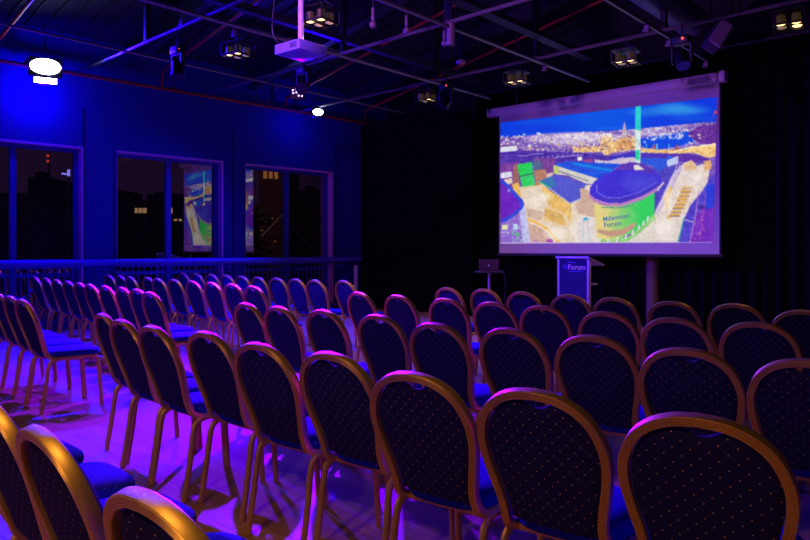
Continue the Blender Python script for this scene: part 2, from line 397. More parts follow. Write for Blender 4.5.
def chairs():
    first = make_chair(); used = [False]
    rnd = random.Random(3)
    def put(Y, px, label, group, rz=None, X=None):
        if X is None: X = Y*math.tan(az(px))
        r = rnd.uniform(-.035, .035) if rz is None else rz
        loc = (X+math.sin(r)*BACK*-1*-1, Y-BACK*math.cos(r), 0)
        loc = (X-(-math.sin(r)*BACK), Y-math.cos(r)*BACK, 0)
        if not used[0]:
            used[0] = True; first.location = loc; first.rotation_euler = (0, 0, r); first['label'] = label; first['group'] = group
        else: dup(first, loc, r, label, group)
    G = {
     'A': ('front row of the main block', 'chairs in the front row of the main block', [(446.7, 5.64), (483, 5.70), (521.7, 5.58), (568, 5.53), (613, 5.44), (673, 5.36), (733, 5.45), (803, 5.2)]),
     'B': ('second row of the main block', 'chairs in the second row of the main block', [(358, 4.45), (397, 4.42), (445, 4.40), (491.7, 4.36), (541.7, 4.32), (605, 4.18), (673, 4.10), (756.7, 4.18)]),
     'C': ('third row of the main block', 'chairs in the third row of the main block', [(246, 2.98), (276, 2.96), (321.7, 3.0), (377, 3.02), (438, 2.9), (504, 2.98), (591.7, 3.0), (686.7, 2.88), (806, 2.90)]),
     'D': ('near full row of the main block', 'chairs in the near full row of the main block', [(101.7, 1.86), (122, 1.78), (151.5, 1.75), (202, 1.81), (258, 1.75), (328, 1.79), (412, 1.69), (533, 1.73), (698, 1.75)]),
     'far': ('front row of the window block', 'chairs in the front row of the window block', [(181.5, 5.98), (195.5, 5.95), (210, 5.97), (225.5, 5.92), (240.7, 5.86), (257.6, 5.82), (275, 5.83), (295, 5.82), (316.5, 5.80), (339.5, 5.92)]),
     'far2': ('second row of the window block', 'chairs in the second row of the window block', [(109, 4.68), (119.5, 4.67), (131, 4.62), (143.5, 4.68), (157, 4.6), (173, 4.6), (191.5, 4.54), (210.5, 4.52), (231, 4.50), (252, 4.38)]),
     'far3': ('third row of the window block', 'chairs in the third row of the window block', [(34, 3.62), (45, 3.60), (55.7, 3.5), (67.0, 3.43), (78.5, 3.36), (90.5, 3.3), (104, 3.29), (119.7, 3.28), (136, 3.24), (149, 3.1)]),
    }
    words = ['first', 'second', 'third', 'fourth', 'fifth', 'sixth', 'seventh', 'eighth', 'ninth', 'tenth', 'eleventh']
    extra = {('A', 3): 'gold-framed chair directly in front of the lectern, main block front row',
             ('A', 5): 'gold-framed chair in the main front row, just right of the pale column',
             ('A', 0): 'gold-framed chair at the left end of the main front row, left of the laptop stand',
             ('A', 7): 'gold-framed chair cut by the right picture edge in the front row of the main block',
             ('D', 8): 'large gold-framed dotted chair back at lower right, right end of the near full row',
             ('D', 7): 'gold-framed dotted chair, second from the right end of the near full row',
             ('D', 6): 'gold-framed dotted chair at bottom centre, third from the right end of the near full row',
             ('D', 0): 'gold-framed chair at the aisle end of the near full row, seen nearly edge on',
             ('C', 8): 'gold-framed chair back cut by the right picture edge, main block third row',
             ('far', 9): 'blue-lit gold-framed chair at the right end of the window block, beside the upright panel',
             ('far3', 9): 'gold-framed chair at the aisle end of the third window block row, blue seat showing',
             ('B', 0): 'gold-framed chair at the left end of the second row of the main block'}
    for k, (rn, grp, L) in G.items():
        n = len(L); XS = [Y*math.tan(az(px)) for px, Y in L]
        for _ in range(60):
            for i in range(n-1):
                g = .44-(XS[i+1]-XS[i])
                if g > 0: XS[i] -= g/2; XS[i+1] += g/2
        for i, (px, Y) in enumerate(L):
            lab = extra.get((k, i))
            if not lab:
                lab = ('gold-framed chair, %s from the left in the %s' % (words[i], rn)) if i < (n+1)//2 else ('gold-framed chair, %s from the right in the %s' % (words[n-1-i], rn))
            put(Y, px, lab, grp, rnd.uniform(-.025, .025)+(max(-.08, min(.15, (XS[i]+3.3)*.055)) if k in 'ABCD' else -.03), XS[i])
    # aisle-end chairs of the nearest window-block row at the left picture edge
    labs = ['gold-framed chair by the aisle at the left picture edge, whole blue seat and legs showing', 'gold-framed chair just left of the whole aisle chair, blue seat partly hidden',
            'third gold-framed chair in from the aisle at the left picture edge', 'gold-framed chair mostly outside the left picture edge, its leg showing']
    for X, Y, lb in zip((-6.20, -6.70, -7.16, -7.60), (1.93, 1.99, 2.03, 2.06), labs): put(Y, 0, lb, 'chairs at the left picture edge', .0, X)
    labs = ['gold-edged chair back nearest the camera, its top just above the bottom edge', 'large gold-edged chair back at lower left, second nearest the camera',
            'gold-edged chair back cut by the left picture edge in the nearest row', 'chair of the nearest row showing only a blue seat beyond the cut chair back', 'farthest blue seat of the nearest row at the left edge']
    for (X, Y, r), lb in zip(((-1.13, .545, .03), (-1.72, .57, -.02), (-2.19, .585, .02), (-2.66, .60, 0), (-3.13, .60, 0)), labs): put(Y, 0, lb, 'chairs in the row nearest the camera', r, X)
chairs()

# ------------------------------------------------------------------ projection screen with its picture
SP = Vector((-5.7, 10.86, 0)); SD = Vector((math.cos(math.radians(1.8)), math.sin(math.radians(1.8)), 0)); SN = Vector((SD.y, -SD.x, 0))   # SN faces the room
def scr(px, py, off=0): return at_pl(px, py, SP+SN*off, SN)
def sl(px, py): v = scr(px, py)-SP; return v.dot(SD), v.z
root = thing('projection_screen', 'large white projection screen showing a night city picture, hanging before the curtain', 'projection screen', (SP.x, SP.y, 0), math.radians(1.8))
x0, _ = sl(498.5, 200); x1, _ = sl(721, 200); zt = (sl(490, 109.3)[1]+sl(727, 71.5)[1])/2; zb = (sl(498, 252.5)[1]+sl(722, 255)[1])/2
cx0, cx1 = sl(490, 115)[0], sl(727, 77)[0]; ch = .16
MB().box((x0, -.003, zb), (x1, .003, zt-.05)).done('screen_cloth', M['whitescr'], root)
b_ = MB(); b_.box((x0-.005, -.007, zb), (x0+.022, .006, zt-.1)); b_.box((x1-.022, -.007, zb), (x1+.005, .006, zt-.1)); b_.done('side_border', M['dark'], root)
c_ = MB(); c_.box((cx0+.03, -.10, zt-ch), (cx1-.10, .08, zt), bev=.055); c_.done('casing', M['casing'], root, True)
for a, b in ((cx0, cx0+.03), (cx1-.10, cx1)): MB().box((a, -.104, zt-ch-.002), (b, .084, zt+.004), bev=.03).done('end_cap', M['casing'], root, True)
MB().box((x0-.03, -.025, zb-.05), (x1+.03, .025, zb), bev=.012).done('bottom_bar', M['darksteel'], root, True)
for x in (cx0+.6, cx1-.6): MB().cyl((x, 0, zt-.01), (x, 0, roofz(SP.x+x)), .012, n=6).done('hanging_rod', M['darksteel'], root)
def picture():
    NX, NY = 330, 186
    Q = [sl(500.6, 122.7), sl(717, 97.2), sl(713.4, 242.6), sl(500.9, 243.6)]   # TL TR BR BL on the screen
    u, v = np.meshgrid(np.linspace(0, 1, NX+1), np.linspace(0, 1, NY+1))
    A, B, C_, D = [np.array(q) for q in Q]
    P = (A[None, None]*((1-u)*(1-v))[..., None]+B*(u*(1-v))[..., None]+C_*(u*v)[..., None]+D*((1-u)*v)[..., None])
    lx, lz = P[..., 0], P[..., 1]
    # coordinates of the drawing: a 220 x 150 sheet laid over the picture (authoring grid)
    wx = SP.x+SD.x*lx; wy = SP.y+SD.y*lx; wz = lz-EYE
    dp = wx*FW.x+wy*FW.y; X = 405+FPX*(wx*RT.x+wy*RT.y)/dp; Y = HZ-FPX*wz/dp
    img = np.zeros(X.shape+(3,)); rs = np.random.RandomState(5)
    def noise(scx, scy, s):
        r = np.random.RandomState(s); g = r.rand(80, 80); gx = (X-490)/scx; gy = (Y-85)/scy
        i = np.floor(gx).astype(int) % 79; j = np.floor(gy).astype(int) % 79; fx = gx-np.floor(gx); fy = gy-np.floor(gy)
        return g[j, i]*(1-fx)*(1-fy)+g[j, i+1]*fx*(1-fy)+g[j+1, i]*(1-fx)*fy+g[j+1, i+1]*fx*fy
    def inside(pts):
        r = np.zeros(X.shape, bool); n = len(pts); j = n-1
        for i in range(n):
            xi, yi = pts[i]; xj, yj = pts[j]
            if yi != yj: r ^= ((yi > Y) != (yj > Y)) & (X < (xj-xi)*(Y-yi)/(yj-yi)+xi)
            j = i
        return r
    def put(mask, col, nz=0, s=1, scx=1.5, scy=1.5):
        c = np.array(col, float)
        if nz: k = (noise(scx, scy, s)-.5)*2*nz; img[mask] = np.clip(c+k[mask][:, None], 0, 255)
        else: img[mask] = c
    def poly(pts, col, nz=0, s=1, scx=1.5, scy=1.5): put(inside(pts), col, nz, s, scx, scy)
    def line(pts, wd, col):
        for (ax, ay), (bx, by) in zip(pts, pts[1:]):
            dx, dy = bx-ax, by-ay; L = dx*dx+dy*dy; t = np.clip(((X-ax)*dx+(Y-ay)*dy)/L, 0, 1)
            put(np.hypot(X-ax-t*dx, Y-ay-t*dy) < wd/2, col)
    def ell(cx, cy, rx, ry, col, a=1.0, soft=True):
        d = ((X-cx)/rx)**2+((Y-cy)/ry)**2; k = (np.clip(1-d, 0, 1) if soft else (d < 1)*1.0)[..., None]*a
        img[:] = img*(1-k)+np.array(col)*k
    def speck(mask, cols, p, s):
        n1 = noise(1.1, .9, s); n2 = noise(1.3, 1.1, s+9)
        m = mask & (n1 > 1-p); cc = np.array(cols)[(n2*len(cols)*.999).astype(int)]; k = np.clip((n1-(1-p))*6, 0, 1)[..., None]
        img[m] = (img*(1-k)+cc*k)[m]
    # sky
    img[:] = (8, 62, 222)
    ell(600, 118, 55, 20, (5, 88, 228), .9); ell(680, 109, 34, 8, (48, 150, 228), .95); ell(648, 112, 25, 6, (40, 140, 225), .6); ell(705, 101, 30, 9, (8, 50, 220), .7)
    ell(500, 112, 60, 12, (10, 44, 205), .7); ell(540, 122, 30, 4, (10, 95, 225), .5); ell(620, 128, 40, 2.5, (25, 110, 225), .5); ell(690, 118, 28, 3, (15, 95, 225), .6)
    hz = np.interp(X, [500, 530, 560, 600, 640, 690, 717], [137.5, 135.5, 133, 131.5, 129, 124, 121.5])
    city = Y > hz
    put(city, (120, 88, 185), 34, 2, 5, 1.6)
    speck(city & (Y < 152), [(235, 225, 235), (225, 215, 225), (236, 196, 150), (205, 195, 235), (235, 225, 220)], .42, 11)
    ell(575, 139, 60, 8, (232, 222, 232), .7); ell(590, 136, 40, 4, (240, 232, 236), .5); ell(650, 133, 30, 4.5, (225, 210, 225), .45)
    # river, hill, bridge
    poly([(641, 138), (660, 135.5), (690, 131), (690, 136), (697, 141), (680, 146), (660, 149.5), (645, 148), (641, 145)], (12, 72, 222), 10, 4)
    speck((X > 641) & (X < 685) & (Y < 139) & city, [(235, 225, 235), (190, 200, 240)], .45, 17)
    poly([(688, 134), (698, 126.5), (717, 123.5), (717, 146), (700, 143.5), (690, 137)], (100, 48, 150), 14, 5)
    for k in range(12): ell(691+rs.rand()*24, 127+rs.rand()*16, .7, .7, (230, 170, 200), .8)
    line([(714, 114), (709, 124), (704, 140)], .6, (150, 80, 170)); ell(716, 112.5, 1.3, 2, (235, 60, 60), 1, False)
    poly([(641, 148), (655, 149.5), (676, 150), (690, 147), (717, 143), (717, 156), (708, 158), (695, 153), (672, 153.5), (641, 152.5)], (236, 192, 120), 45, 6, 2, 1)
    line([(676, 151), (690, 147.5), (704, 145.5), (717, 144.5)], 1.1, (255, 232, 205))
    for k in range(16): ell(660+k*3.6, 150.5-max(0, k-5)*.5, .7, .8, (255, 225, 120), 1)
    for xx in (646.5, 657, 669, 686): line([(xx, 144), (xx, 150)], .9, (120, 200, 225))
    poly([(652, 149), (654, 143), (656, 149)], (170, 100, 80)); poly([(675, 150), (677, 143.5), (679, 150)], (170, 90, 80))
    poly([(641, 152.5), (672, 153.5), (690, 154), (708, 158), (712, 161), (690, 163), (668, 160), (641, 158)], (92, 50, 165), 12, 7)
    # gold quarter and cathedral
    poly([(572, 147), (600, 146), (603, 136), (612, 135), (614, 143), (620, 141), (635, 137), (638, 149), (612, 153), (606, 157), (602, 152), (574, 152.5)], (232, 190, 128), 50, 8, 1.4, 1.3)
    speck((X > 572) & (X < 640) & (Y > 136) & (Y < 152), [(245, 225, 190), (120, 70, 160), (240, 190, 80)], .3, 23)
    poly([(621.5, 136), (622.5, 131), (624.6, 121), (626.8, 131), (628, 136), (628, 150), (620, 150)], (196, 170, 190), 22, 9); poly([(616, 139), (632, 137), (633, 149), (616, 150)], (218, 160, 95), 40, 10, 1, 2)
    ell(576, 138, 2, 1.6, (255, 250, 240), 1); ell(609, 135, 3, 2.6, (250, 245, 240), .9)
    for k in range(70): ell(502+rs.rand()*200, 134+rs.rand()*10-(rs.rand()*2), .8+rs.rand()*1.8, .6+rs.rand()*.9, (248, 240, 236), .9)
    for k in range(40): ell(502+rs.rand()*136, 138+rs.rand()*12, .8+rs.rand()*1.6, .6+rs.rand()*.8, (244, 196, 120), .8)
    for k in range(40): ell(502+rs.rand()*136, 138+rs.rand()*12, .8+rs.rand()*2.4, .5+rs.rand()*.7, (80, 50, 160), .8)
    # slate roofs middle
    poly([(500, 151), (520, 150), (560, 152), (585, 153), (612, 156), (640, 150), (641, 160), (620, 165), (600, 168), (556, 165), (500, 166)], (80, 52, 168), 20, 12, 4, 1.2)
    poly([(500, 146.5), (517, 145), (517, 151), (500, 152.5)], (222, 222, 236), 12, 13); line([(500, 146.5), (517, 145)], .8, (90, 40, 110))
    line([(536, 160.5), (552, 158), (570, 156), (583, 155)], .7, (185, 170, 220)); line([(519, 156.5), (540, 153.5), (562, 151.5)], .6, (170, 150, 215))
    for k in range(9): line([(538+k*5, 159.5-k*.5), (538+k*5, 156.5-k*.5)], .6, (170, 160, 225))
    speck((X < 640) & (Y > 151) & (Y < 160), [(200, 190, 230), (60, 70, 220), (230, 200, 180)], .16, 29)
    poly([(578, 157), (582, 156.5), (582, 160.5), (578, 161)], (240, 240, 225)); poly([(583, 160), (592, 159), (594, 164.5), (588, 165)], (150, 70, 140), 15, 30)
    poly([(595, 159.5), (608, 161), (622, 156.5), (640, 157), (640, 161.5), (624, 163.5), (608, 164.5), (595, 163)], (208, 190, 212), 14, 14)
    poly([(612, 157), (632, 153.5), (640, 155), (640, 157.5), (622, 157.5), (608, 161)], (48, 52, 195))
    # right mid: blue roofs and street
    poly([(641, 152.5), (668, 155), (676, 158), (667, 167), (660, 172), (652, 166), (641, 163)], (45, 88, 218), 10, 15); poly([(641, 153), (668, 155), (668, 158.5), (641, 157.5)], (74, 52, 180), 8, 16)
    poly([(641, 163), (660, 172), (668, 165), (682, 168), (664, 200), (650, 214), (655, 190), (662, 180)], (78, 68, 190), 12, 18)
    poly([(667, 160.5), (678, 156), (678.5, 163.5), (667.5, 167)], (188, 202, 236), 10, 19)
    poly([(678, 170), (684, 163), (692, 160), (697, 166), (703, 164), (710, 168), (707, 186), (697, 200), (688, 222), (678, 243), (646, 243), (654, 216), (668, 200)], (226, 212, 202), 14, 20, 2, 2)
    poly([(672, 176), (680, 166), (683, 168), (664, 205), (658, 214), (655, 212)], (200, 180, 215), 12, 21)
    poly([(684, 165), (692, 160), (696.5, 166), (696, 170), (685, 170)], (224, 184, 140), 20, 22); poly([(704, 161), (711, 160), (712, 168), (705, 172)], (225, 170, 110), 25, 24)
    for k in range(8):
        y = 186+k*4; x = 688-k*1.9; poly([(x-5, y), (x+5.5, y-.6), (x+5, y+2), (x-5.4, y+2.4)], (214, 165, 70) if k % 2 else (226, 180, 96)); line([(x-5, y+2.8), (x+5, y+2.3)], .7, (110, 75, 120))
    poly([(664, 196), (670, 186), (672, 188), (667, 214), (672, 219), (668, 219)], (236, 186, 100), 20, 25)
    line([(677, 166), (668, 190), (655, 214)], .9, (225, 215, 225))
    speck((X > 648) & (X < 706) & (Y > 165) & (X > 700-(Y-165)*.55-32), [(245, 240, 235), (140, 90, 160), (235, 180, 110)], .16, 31)
    # dark right edge
    poly([(703, 190), (710, 178), (717, 172), (717, 243), (677, 243), (683, 222), (690, 206)], (80, 66, 196), 16, 26, 3, 3)
    poly([(697, 214), (708, 204), (717, 212), (717, 243), (690, 243)], (112, 44, 184), 10, 27, 4, 4); poly([(706, 186), (714, 183), (717, 205), (706, 210)], (40, 62, 212), 8, 28)
    line([(699, 190), (696, 214), (690, 243)], .9, (200, 130, 200)); line([(682, 219), (693, 222)], 1, (205, 190, 225)); line([(684, 218), (678, 243)], 1.1, (60, 180, 160)); line([(706, 194), (700, 240)], .7, (170, 80, 180))
    ell(702, 207, 4, 3, (60, 30, 120), .8); speck((X > 692) & (X < 705) & (Y > 205), [(230, 140, 160), (170, 120, 220)], .25, 33)
    # left block
    poly([(500, 164), (520, 162), (520, 200), (500, 200)], (128, 66, 158), 16, 34, 2.5, 2.5)
    poly([(534, 158), (556, 158), (555, 177), (540, 182), (534, 172)], (122, 64, 150), 18, 35, 2, 2); ell(537, 166, 8, 8, (40, 140, 130), .55)
    poly([(513.5, 165), (518, 164), (520, 192), (513, 190)], (158, 104, 100), 14, 36)
    poly([(500, 173), (512, 171.5), (512.5, 177), (500, 178.5)], (215, 215, 232), 35, 37, 1, 4); poly([(503, 180), (512, 178), (513, 183), (506, 185)], (222, 200, 178), 15, 38)
    poly([(534, 170.5), (546, 168.8), (547.5, 181), (536, 184)], (178, 122, 102), 22, 39); poly([(546, 174), (553.5, 172.5), (553, 177), (547, 178.5)], (222, 190, 180), 10, 40)
    poly([(535, 183), (541, 182), (543, 197), (537, 198)], (196, 122, 84), 20, 41)
    # plaza
    poly([(513, 186), (520, 187), (536, 186), (542, 184), (560, 198), (571, 204), (582, 196), (582, 186), (598, 184), (600, 243), (530, 243), (524, 205), (520, 195)], (228, 210, 188), 12, 42, 2.2, 2.2)
    poly([(512, 184), (519, 183), (522, 200), (515, 194)], (226, 184, 88), 22, 43)
    poly([(540, 184), (571, 204), (572, 222), (562, 212), (549, 205), (545, 198)], (226, 182, 96), 26, 44, 1.4, 3)
    poly([(545, 208), (563, 214), (566, 226), (552, 222), (544, 216)], (212, 172, 96), 22, 45); poly([(526, 208), (545, 212), (540, 221), (528, 217)], (206, 178, 158), 20, 46)
    speck((X > 545) & (X < 597) & (Y > 200), [(240, 236, 230), (214, 176, 130), (205, 208, 232)], .25, 47)
    poly([(528, 222), (536, 224), (550, 232), (558, 243), (530, 243)], (204, 168, 152), 14, 48); line([(526.5, 219), (536, 222.5), (547, 229), (560, 243)], 2.6, (238, 184, 84)); line([(530, 222.5), (540, 226.5), (549, 233), (556, 243)], 1.2, (236, 226, 220))
    ell(550, 240.5, 3.5, 1.8, (165, 60, 165), 1, False); ell(536, 241, 3, 1.2, (190, 130, 190), 1, False)
    for cx, cy, rx, ry, a_ in ((545, 197, 9, 6, .7), (556, 234, 14, 8, .6), (578, 230, 10, 10, .55), (584, 208, 8, 7, .4), (664, 228, 12, 12, .6), (668, 200, 5, 14, .6), (697, 178, 7, 6, .5), (690, 186, 6, 6, .4), (534, 202, 7, 8, .5)):
        ell(cx, cy, rx, ry, (250, 244, 234), a_)
    for cx, cy, rx, ry, a_ in ((556, 209, 13, 5, .55), (517, 190, 4, 6, .5), (562, 222, 12, 6, .4), (684, 200, 6, 14, .35), (548, 219, 10, 4, .4)): ell(cx, cy, rx, ry, (236, 184, 92), a_)
    # green lit building
    poly([(517.5, 164.5), (532, 162), (533, 173), (519.5, 176)], (38, 206, 82), 10, 49); poly([(520, 177.5), (534, 174), (535, 185), (523, 187.6)], (52, 206, 92), 18, 50)
    line([(519, 176.6), (533.5, 173.3)], .9, (20, 120, 70)); speck((X > 519) & (X < 533) & (Y > 163) & (Y < 186), [(60, 190, 210)], .22, 51); line([(519, 188.6), (536, 186)], 1.8, (222, 196, 150))
    # long building with blue roof
    poly([(554, 164.5), (566, 161.5), (600, 163), (622, 164), (610, 172), (600, 181), (575, 172)], (30, 84, 222), 14, 52, 5, 1); line([(574, 163.5), (600, 168.5), (612, 170.5)], 2.2, (22, 132, 226)); line([(560, 163), (590, 171)], .8, (60, 60, 200))
    poly([(553.5, 165), (575, 171.5), (598, 178.8), (595, 184.5), (586, 183.5), (568, 175.5), (554, 174)], (216, 208, 200), 10, 53); poly([(553.5, 165), (560, 167), (559, 173.5), (554, 174)], (192, 204, 120))
    for k in range(16): line([(559+k*1.9, 171.3+k*.62), (560+k*1.9, 171.6+k*.62)], 1.2, (120, 130, 140))
    poly([(539, 181.5), (556, 174), (586, 184), (582, 198), (571, 203.5)], (84, 88, 202), 8, 54); poly([(539, 181.5), (552, 175.8), (557, 186), (549, 188)], (58, 116, 176), 8, 55)
    line([(539, 182), (548, 187), (570, 203.5), (582, 198.5)], 1, (190, 200, 225)); line([(539.5, 181.5), (550, 187.5)], 1.2, (40, 190, 110))
    # theatre
    poly([(580, 188), (586, 189), (592, 193), (596, 203), (597, 220), (580, 216), (575, 205), (581, 199)], (206, 172, 150), 12, 56)
    poly([(580, 214), (597, 218), (599, 243), (574, 243)], (226, 214, 206), 16, 57); line([(583, 243), (583.5, 220), (588, 219), (589, 243)], .7, (160, 190, 230)); ell(586, 219, 2.6, 1.2, (30, 170, 210), 1, False)
    wall = inside([(594, 203), (607, 206), (622, 206.5), (642, 200), (655, 191), (654.5, 214), (651, 219), (640, 229), (622, 238), (602, 243.8), (597, 238)])
    t = np.clip((X-604)/36+(noise(3, 3, 58)-.5)*.25, 0, 1)[..., None]; wc = np.array((226, 208, 128))*(1-t)+np.array((48, 206, 88))*t
    img[wall] = wc[wall]
    poly([(597, 232), (610, 236.8), (624, 235), (636, 226), (635.5, 222), (622, 229.5), (608, 231), (598, 229)], (194, 150, 124), 8, 59)
    poly([(598, 243), (599, 238), (612, 241), (630, 236), (646, 223), (654, 214), (656, 222), (640, 243)], (150, 208, 120), 22, 60)
    poly([(625, 243.5), (640, 233), (655, 219), (656, 243.5)], (225, 214, 202), 12, 61)
    for xx, yy in ((599.5, 240), (608, 241), (617.5, 239.5), (626, 236.5), (633, 232.5), (639, 227.5), (643.5, 223), (648, 218.5)): line([(xx-.4, yy+2), (xx+.5, yy-1.6)], 1.7, (228, 224, 236))
    line([(590, 196), (597, 201.5), (608, 204.5), (622, 205), (642, 198), (656, 190), (663, 183)], 3, (186, 128, 190)); line([(602, 207.5), (622, 207.6), (634, 205)], .8, (40, 130, 130))
    roof = [(590, 188), (594, 182), (603, 175), (615, 170), (632, 166.5), (645, 167), (655, 171), (661, 177), (662.5, 183), (655, 189), (642, 196), (622, 202.5), (607, 202.5), (595, 198.5), (590, 194)]
    poly(roof, (62, 48, 206), 6, 62, 6, 4); ell(640, 183, 22, 12, (82, 84, 218), .6); line([(597, 185), (597, 192), (606, 197.5), (620, 198), (640, 192), (657, 182)], .9, (112, 110, 215)); line([(600, 199), (622, 200.5), (645, 193), (661, 184)], 1.6, (70, 52, 175))
    line([(658, 190), (663, 183)], 1.4, (220, 205, 220))
    poly([(615, 170), (620, 165.5), (630, 162), (640, 163), (650, 168), (655, 175), (640, 171), (628, 170)], (92, 56, 176), 8, 63); poly([(634, 165), (638, 164.5), (645, 169.8), (634.5, 170.2)], (232, 222, 214))
    # searchlight beam
    bm_ = (np.abs(X-638.2) < 2.7) & (Y > 100) & (Y < 130); put(bm_, (42, 204, 208), 12, 64)
    put((np.abs(X-638) < 2.5+(Y-130)*.0) & (Y >= 130) & (Y < 163), (205, 226, 224), 26, 65); put((np.abs(X-637.6) < 1.9) & (Y > 150) & (Y < 160), (40, 214, 160), 20, 66)
    # disc roof lower left and desktop icons
    poly([(500, 222), (509, 219.5), (521, 207), (527, 219), (529, 243.8), (500, 243.8)], (146, 112, 204), 18, 67, 2, 2); poly([(500, 243.8), (503, 239), (512, 233), (512, 243.8)], (140, 100, 200))
    poly([(519, 207), (524, 203), (527, 219), (531, 243.8), (523, 243.8), (521, 225)], (190, 188, 232), 22, 68); speck((X > 512) & (X < 524) & (Y > 224), [(60, 205, 90), (200, 225, 235), (110, 150, 220)], .38, 70); ell(517.5, 234.5, 2.2, 2.4, (50, 210, 80), .9)
    poly([(499, 177), (503, 179.5), (511, 187), (523, 200), (524.6, 204), (522.5, 209), (514, 216.5), (506, 221.5), (499, 224)], (48, 70, 214)); poly([(499, 181), (504, 184.5), (515, 197), (520.5, 203), (519.5, 208), (510, 215.5), (499, 221)], (106, 36, 188), 8, 71, 5, 5)
    ell(509, 190.5, 2.2, 2.5, (170, 160, 225), .8)
    poly([(502.3, 225), (508, 225), (508, 229.6), (502.3, 229.6)], (224, 224, 170)); poly([(513.5, 224), (517.5, 224), (517.5, 229.5), (513.5, 229.5)], (214, 228, 240)); ell(515.5, 227, 1, 2, (60, 190, 215), 1)
    line([(501, 232.6), (509, 232.6)], 1, (205, 200, 235))
    # laid-down light texture
    img[:] = np.clip(img+(noise(.9, .9, 90)-.5)[..., None]*14, 0, 255)
    e = (Y > 242.0) & (X < 712); put(e & (v > .992), (190, 170, 220))
    for _ in range(1):
        g = np.pad(img, ((1, 1), (1, 1), (0, 0)), mode='edge'); img[:] = (g[:-2, 1:-1]+g[2:, 1:-1]+g[1:-1, :-2]+g[1:-1, 2:]+2*g[1:-1, 1:-1])/6
    me = bpy.data.meshes.new('projected_picture')
    verts = [(float(a), -.006, float(b)) for a, b in zip(lx.ravel(), lz.ravel())]
    W = NX+1; faces = [(j*W+i, (j+1)*W+i, (j+1)*W+i+1, j*W+i+1) for j in range(NY) for i in range(NX)]
    me.from_pydata(verts, [], faces); at = me.color_attributes.new('picture', 'FLOAT_COLOR', 'POINT')
    s = img.reshape(-1, 3)/255; lin = np.where(s <= .04045, s/12.92, ((s+.055)/1.055)**2.4); at.data.foreach_set('color', np.hstack([lin, np.ones((len(lin), 1))]).astype(np.float32).ravel())
    m = bpy.data.materials.new('projected_picture_light'); m.use_nodes = True; nt = m.node_tree; b = nt.nodes['Principled BSDF']
    a = nd(nt, 'ShaderNodeVertexColor'); a.layer_name = 'picture'; b.inputs['Base Color'].default_value = (.02, .02, .02, 1); b.inputs['Roughness'].default_value = 1
    nt.links.new(a.outputs['Color'], b.inputs['Emission Color']); b.inputs['Emission Strength'].default_value = 1.0
    me.materials.append(m); o = bpy.data.objects.new('projected_picture', me); COL.objects.link(o); o.parent = root
    o['label'] = 'night view of a city with a round-roofed theatre lit green'
picture()
def text_mesh(name, body, size, m, parent, loc, rot, ext=.001, shear=0):
    cu = bpy.data.curves.new(name, 'FONT'); cu.body = body; cu.size = size; cu.extrude = ext; cu.align_x = 'CENTER'; cu.shear = shear; cu.offset = size*.02
    ob = bpy.data.objects.new(name, cu); COL.objects.link(ob)
    me = bpy.data.meshes.new_from_object(ob.evaluated_get(bpy.context.evaluated_depsgraph_get())); bpy.data.objects.remove(ob)
    me.materials.clear(); me.materials.append(m); o = bpy.data.objects.new(name, me); COL.objects.link(o); o.parent = parent; o.location = loc; o.rotation_euler = rot; return o
M['pictext'] = mat('picture_lettering', (.0, .0, .0), 1, emis=srgb(84, 122, 160), estr=1)
lx_, lz_ = sl(616.5, 219.5); text_mesh('picture_lettering', 'Millennium', .108, M['pictext'], root, (lx_, -.009, lz_), (math.pi/2, math.radians(-7), 0), .0005)
lx_, lz_ = sl(613, 226.5); text_mesh('picture_lettering', 'Forum', .118, M['pictext'], root, (lx_, -.009, lz_), (math.pi/2, math.radians(-5), 0), .0005)

# ------------------------------------------------------------------ lectern
LY = 9.4; a = at_y(557.5, 258, LY); b = at_y(590, 258, LY); LW = b.x-a.x; lc = Vector(((a.x+b.x)/2, LY, 0))
lt = thing('lectern', 'blue-fronted lectern with Forum lettering and lit silver edges, beside the screen', 'lectern', lc)
HT = at_y(574, 257, LY).z; w2 = LW/2-.025
fp_ = MB().box((-w2+.02, -.01, .05), (w2-.02, .012, HT-.03)).done('front_panel', M['lecblue'], lt)
for s in (-1, 1): MB().box((s*w2-.018, -.02, .04), (s*w2+.018, .05, HT-.03), bev=.005).done('side_post', M['lecedge'], lt, True)
tp = MB(); tp.bar((0, -.05, HT-.004), (0, .42, HT-.125), LW+.01, .025); tp.done('top', M['lecedge'], lt)
MB().box((-w2, .05, HT-.42), (w2, .27, HT-.395)).done('shelf', M['lecedge'], lt)
MB().box((-w2-.02, -.06, 0), (w2+.02, .42, .04), bev=.008).done('base', M['lecedge'], lt)
MB().box((-.02, .05, .04), (.02, .3, HT-.42)).done('rear_fin', M['lecblue'], lt)
tx = lambda px, py: (at_y(px, py, LY-.012)-lc)
q = tx(576.5, 269.6); text_mesh('lettering', 'Forum', .112, M['print'], fp_, (q.x, -.013, q.z), (math.pi/2, 0, 0))
q = tx(571.5, 262.9); text_mesh('lettering', 'Millennium', .035, M['printb'], fp_, (q.x, -.013, q.z), (math.pi/2, 0, 0))
q = tx(575.5, 271.5); MB().box((q.x-.115, -.0125, q.z-.006), (q.x+.115, -.0105, q.z+.004)).done('strapline', M['printb'], fp_)
q = tx(565, 266.8); e = MB()
for k in range(6):
    an = k*math.pi/3+.3; an2 = an+math.pi/3; e.cyl((q.x+.024*math.cos(an), -.012, q.z+.024*math.sin(an)), (q.x+.024*math.cos(an2), -.012, q.z+.024*math.sin(an2)), .005, n=6); e.sph((q.x+.028*math.cos(an), -.012, q.z+.028*math.sin(an)), .009, (1, .3, 1), 8)
e.done('emblem', M['printb'], fp_)

